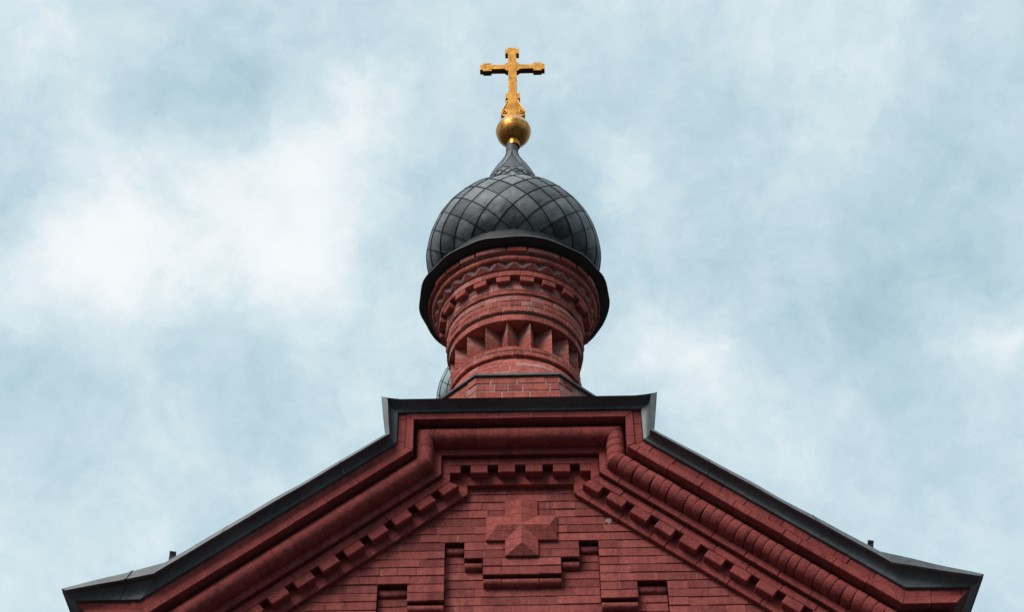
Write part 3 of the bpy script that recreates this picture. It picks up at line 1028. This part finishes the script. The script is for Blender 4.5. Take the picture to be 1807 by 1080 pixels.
lvA, refA = lattice_levels(s_at_z(15.99), 20, 1.06, -0.5, S_NECK)
lvB, refB = [s_at_z(z_) for z_ in (16.74, 16.80, 16.89, 17.43)] + [SS[-1] + 0.05], 1
def build_dome(cx, cy, mat, parent, name, scale=None):
    dm, sm = MB(), MB()
    make_lattice(dm, sm, lvA, refA, 20, 0.0, S_NECK, 0.009, cx, cy)
    make_lattice(dm, sm, lvB, refB, 8, S_NECK, S_CYL, 0.003, cx, cy, 0.0045, 0.005)
    # plain sleeve at the tip
    rows = []
    for q in range(7):
        s = S_CYL + (SS[-1] - S_CYL) * q / 6
        rows.append([surf(s, 2 * math.pi * w / 24, 0.003, cx, cy) for w in range(24)])
    dm.grid(rows, 0, True)
    d = dm.build(name, mat, parent, smooth=35)
    s_ = sm.build("seam_net", M_SEAM, d, smooth=40)
    return d, s_
dome, seams = build_dome(TX, TY, M_DOME, church, "dome")

# flared skirt under the dome
sk = MB()
SKP = [(0.860, 15.125), (0.884, 15.100), (0.878, 15.060), (0.895, 14.99), (0.935, 14.91), (0.990, 14.84), (1.055, 14.78), (1.110, 14.747), (1.122, 14.741), (1.118, 14.729), (1.105, 14.727), (1.00, 14.700), (0.95, 14.698)]
def wob(k, a):
    w_ = {0: 0, 1: 0, 2: 0.1, 3: 0.2, 4: 0.3, 5: 0.5, 6: 0.8, 7: 1, 8: 1, 9: 1, 10: 1, 11: 0.1, 12: 0}[k]
    return (w_ * (0.007 * math.sin(9 * a + 1.0) + 0.005 * math.sin(16 * a + 0.4)), w_ * (0.006 * math.sin(13 * a) - 0.006 * abs(math.sin(8 * a + 0.3))))
sk.revolve(SKP, TX, TY, 144, 0, wob)
sk.build("skirt", M_SKIRT, dome, smooth=30)

lp = MB()
rows = []
for q in range(145):
    a = 2 * math.pi * (q % 144) / 144
    dz, drr = wob(8, a)
    rows.append([(TX + (1.121 + drr + 0.007 * math.cos(u_)) * math.cos(a), TY + (1.121 + drr + 0.007 * math.cos(u_)) * math.sin(a), 14.7365 + dz + 0.007 * math.sin(u_)) for u_ in [2 * math.pi * w_ / 8 for w_ in range(8)]])
lp.grid(rows, 0, True)
lp.build("rolled_rim", M_RIM, bpy.data.objects["dome"], smooth=60)

# gilded orb with its collar
orb = MB()
OZ, OR = 17.862, 0.227
pr = [(max(0.001, OR * math.cos(R_(e))), OZ + OR * math.sin(R_(e))) for e in range(-90, -1, 6)]
pr += [(OR + 0.004, OZ - 0.006), (OR + 0.005, OZ + 0.004), (OR, OZ + 0.010)]
pr += [(max(0.001, OR * math.cos(R_(e))), OZ + OR * math.sin(R_(e))) for e in range(6, 91, 6)]
orb.revolve(pr, TX, TY, 64)
oo = orb.build("orb", M_ORB, church, smooth=25, label="gilded metal ball under the cross")
oo.location.x = 0.022
cl_ = MB()
cl_.revolve([(0.070, 17.555), (0.084, 17.560), (0.086, 17.700), (0.094, 17.708), (0.094, 17.722), (0.05, 17.73)], TX, TY, 40)
cl_.build("collar", M_GOLD, oo, smooth=35)

# gilded cross: stepped outline, one slab
def P2(pts): return [(TX + x, z) for x, z in pts]
hw = 0.0575
R_half = [
    (0.066, 18.05), (0.066, 18.145), (0.105, 18.140), (0.140, 18.160), (0.158, 18.200), (0.160, 18.245), (0.148, 18.285), (0.122, 18.320), (0.104, 18.350), (0.092, 18.395), (0.078, 18.440), (0.066, 18.475), (0.062, 18.515),
    (0.097, 18.515), (0.097, 18.622), (hw, 18.622),
    (hw, 19.115), (0.084, 19.115), (0.084, 19.140), (0.105, 19.140), (0.105, 19.152), (0.285, 19.152), (0.285, 19.112), (0.400, 19.112), (0.400, 19.140), (0.442, 19.140),
    (0.442, 19.252), (0.400, 19.252), (0.400, 19.280), (0.285, 19.280), (0.285, 19.242), (0.105, 19.242), (0.105, 19.262), (0.084, 19.262), (0.084, 19.290), (hw, 19.290),
    (hw, 19.490), (0.095, 19.490), (0.095, 19.592), (0.056, 19.592), (0.056, 19.622)]
out = R_half + [(-x, z) for x, z in R_half[::-1]]
cr = MB()
yF, yB = TY - 0.034, TY + 0.052
import bmesh
def slab(mb, pts, y0, y1, bev, mi_f, mi_s):
    n_ = len(pts)
    # slightly inset front face gives the edge a worn chamfer
    f_ = [mb.vert((x, y0, z)) for x, z in pts]
    b_ = [mb.vert((x, y1, z)) for x, z in pts]
    mb.face(f_, mi_f); mb.face(b_[::-1], mi_f)
    for q in range(n_):
        w_ = (q + 1) % n_
        mb.face([f_[w_], f_[q], b_[q], b_[w_]], mi_s)
slab(cr, P2(out), yF, yB, 0, 0, 1)
cross = cr.build("cross", [M_GOLD, M_GOLD_EDGE], church, label="gilded cross with stepped ends standing on the ball")
cross.location.x = 0.022
# raised plate on the upright and the volutes at its foot
st = MB()
st.outline(P2([(-0.060, 18.06), (0.060, 18.06), (0.050, 18.52), (0.046, 19.58), (-0.046, 19.58), (-0.050, 18.52)]), yF - 0.010, yF + 0.002)
st.build("upright_plate", M_GOLD, cross)
for sgn in (-1, 1):
    sc_ = MB()
    pts = []
    for q in range(30):
        t_ = q / 29
        if t_ < 0.4:
            u = t_ / 0.4
            pts.append((0.075 + 0.055 * u ** 1.6, 18.47 - 0.175 * u))
        else:
            u = (t_ - 0.4) / 0.6
            ang = R_(35 - 400 * u)
            rad = 0.040 * (1 - 0.62 * u)
            pts.append((0.110 + rad * math.cos(ang), 18.235 + 0.0 + rad * math.sin(ang)))
    rows = []
    for i, p in enumerate(pts):
        a = pts[max(0, i - 1)]; b_ = pts[min(len(pts) - 1, i + 1)]
        t2 = Vector((b_[0] - a[0], b_[1] - a[1])).normalized()
        nn = Vector((-t2.y, t2.x))
        row = []
        for w_ in range(8):
            an = 2 * math.pi * w_ / 8
            row.append((TX + sgn * (p[0] + nn.x * 0.009 * math.cos(an)), yF - 0.002 + 0.010 * math.sin(an), p[1] + nn.y * 0.009 * math.cos(an)))
        rows.append(row)
    sc_.grid(rows, 0, True)
    sc_.build("volute", M_GOLD, cross, smooth=60)

# ------------------------------------------------------------------ second onion dome farther back
FX, FY, FZ = -0.285, 11.3, 19.0
DZF = FZ - ZC
fd, fs = build_dome(FX, FY, M_FARDOME, church, "dome")
fd['label'] = "second, paler lattice dome farther back at the left of the brick drum"
for o in (fd, fs):
    for v in o.data.vertices: v.co.z += DZF
fdr = MB()
z = 11.3
while z < 14.7 + DZF:
    n_ = 24
    a0 = random.uniform(0, 1)
    for q in range(n_):
        a = a0 + 2 * math.pi * q / n_
        c = [[[Vector((FX + r * math.sin(aa), FY - r * math.cos(aa), zz)) for zz in (z + 0.003, z + 0.1)] for r in (0.86, 0.7)] for aa in (a + 0.005, a + 2 * math.pi / n_ - 0.005)]
        fdr.hexa(c, 0.005)
    z += 0.103
fdr.revolve([(0.853, 11.3), (0.853, 14.7 + DZF)], FX, FY, 48, 1)
fdr.build("far_drum", [M_TOWER, M_MORTAR], church)
fsk = MB()
fsk.revolve([(r, z_ + DZF) for r, z_ in SKP], FX, FY, 96)
fsk.build("skirt", M_SKIRT, fd, smooth=30)
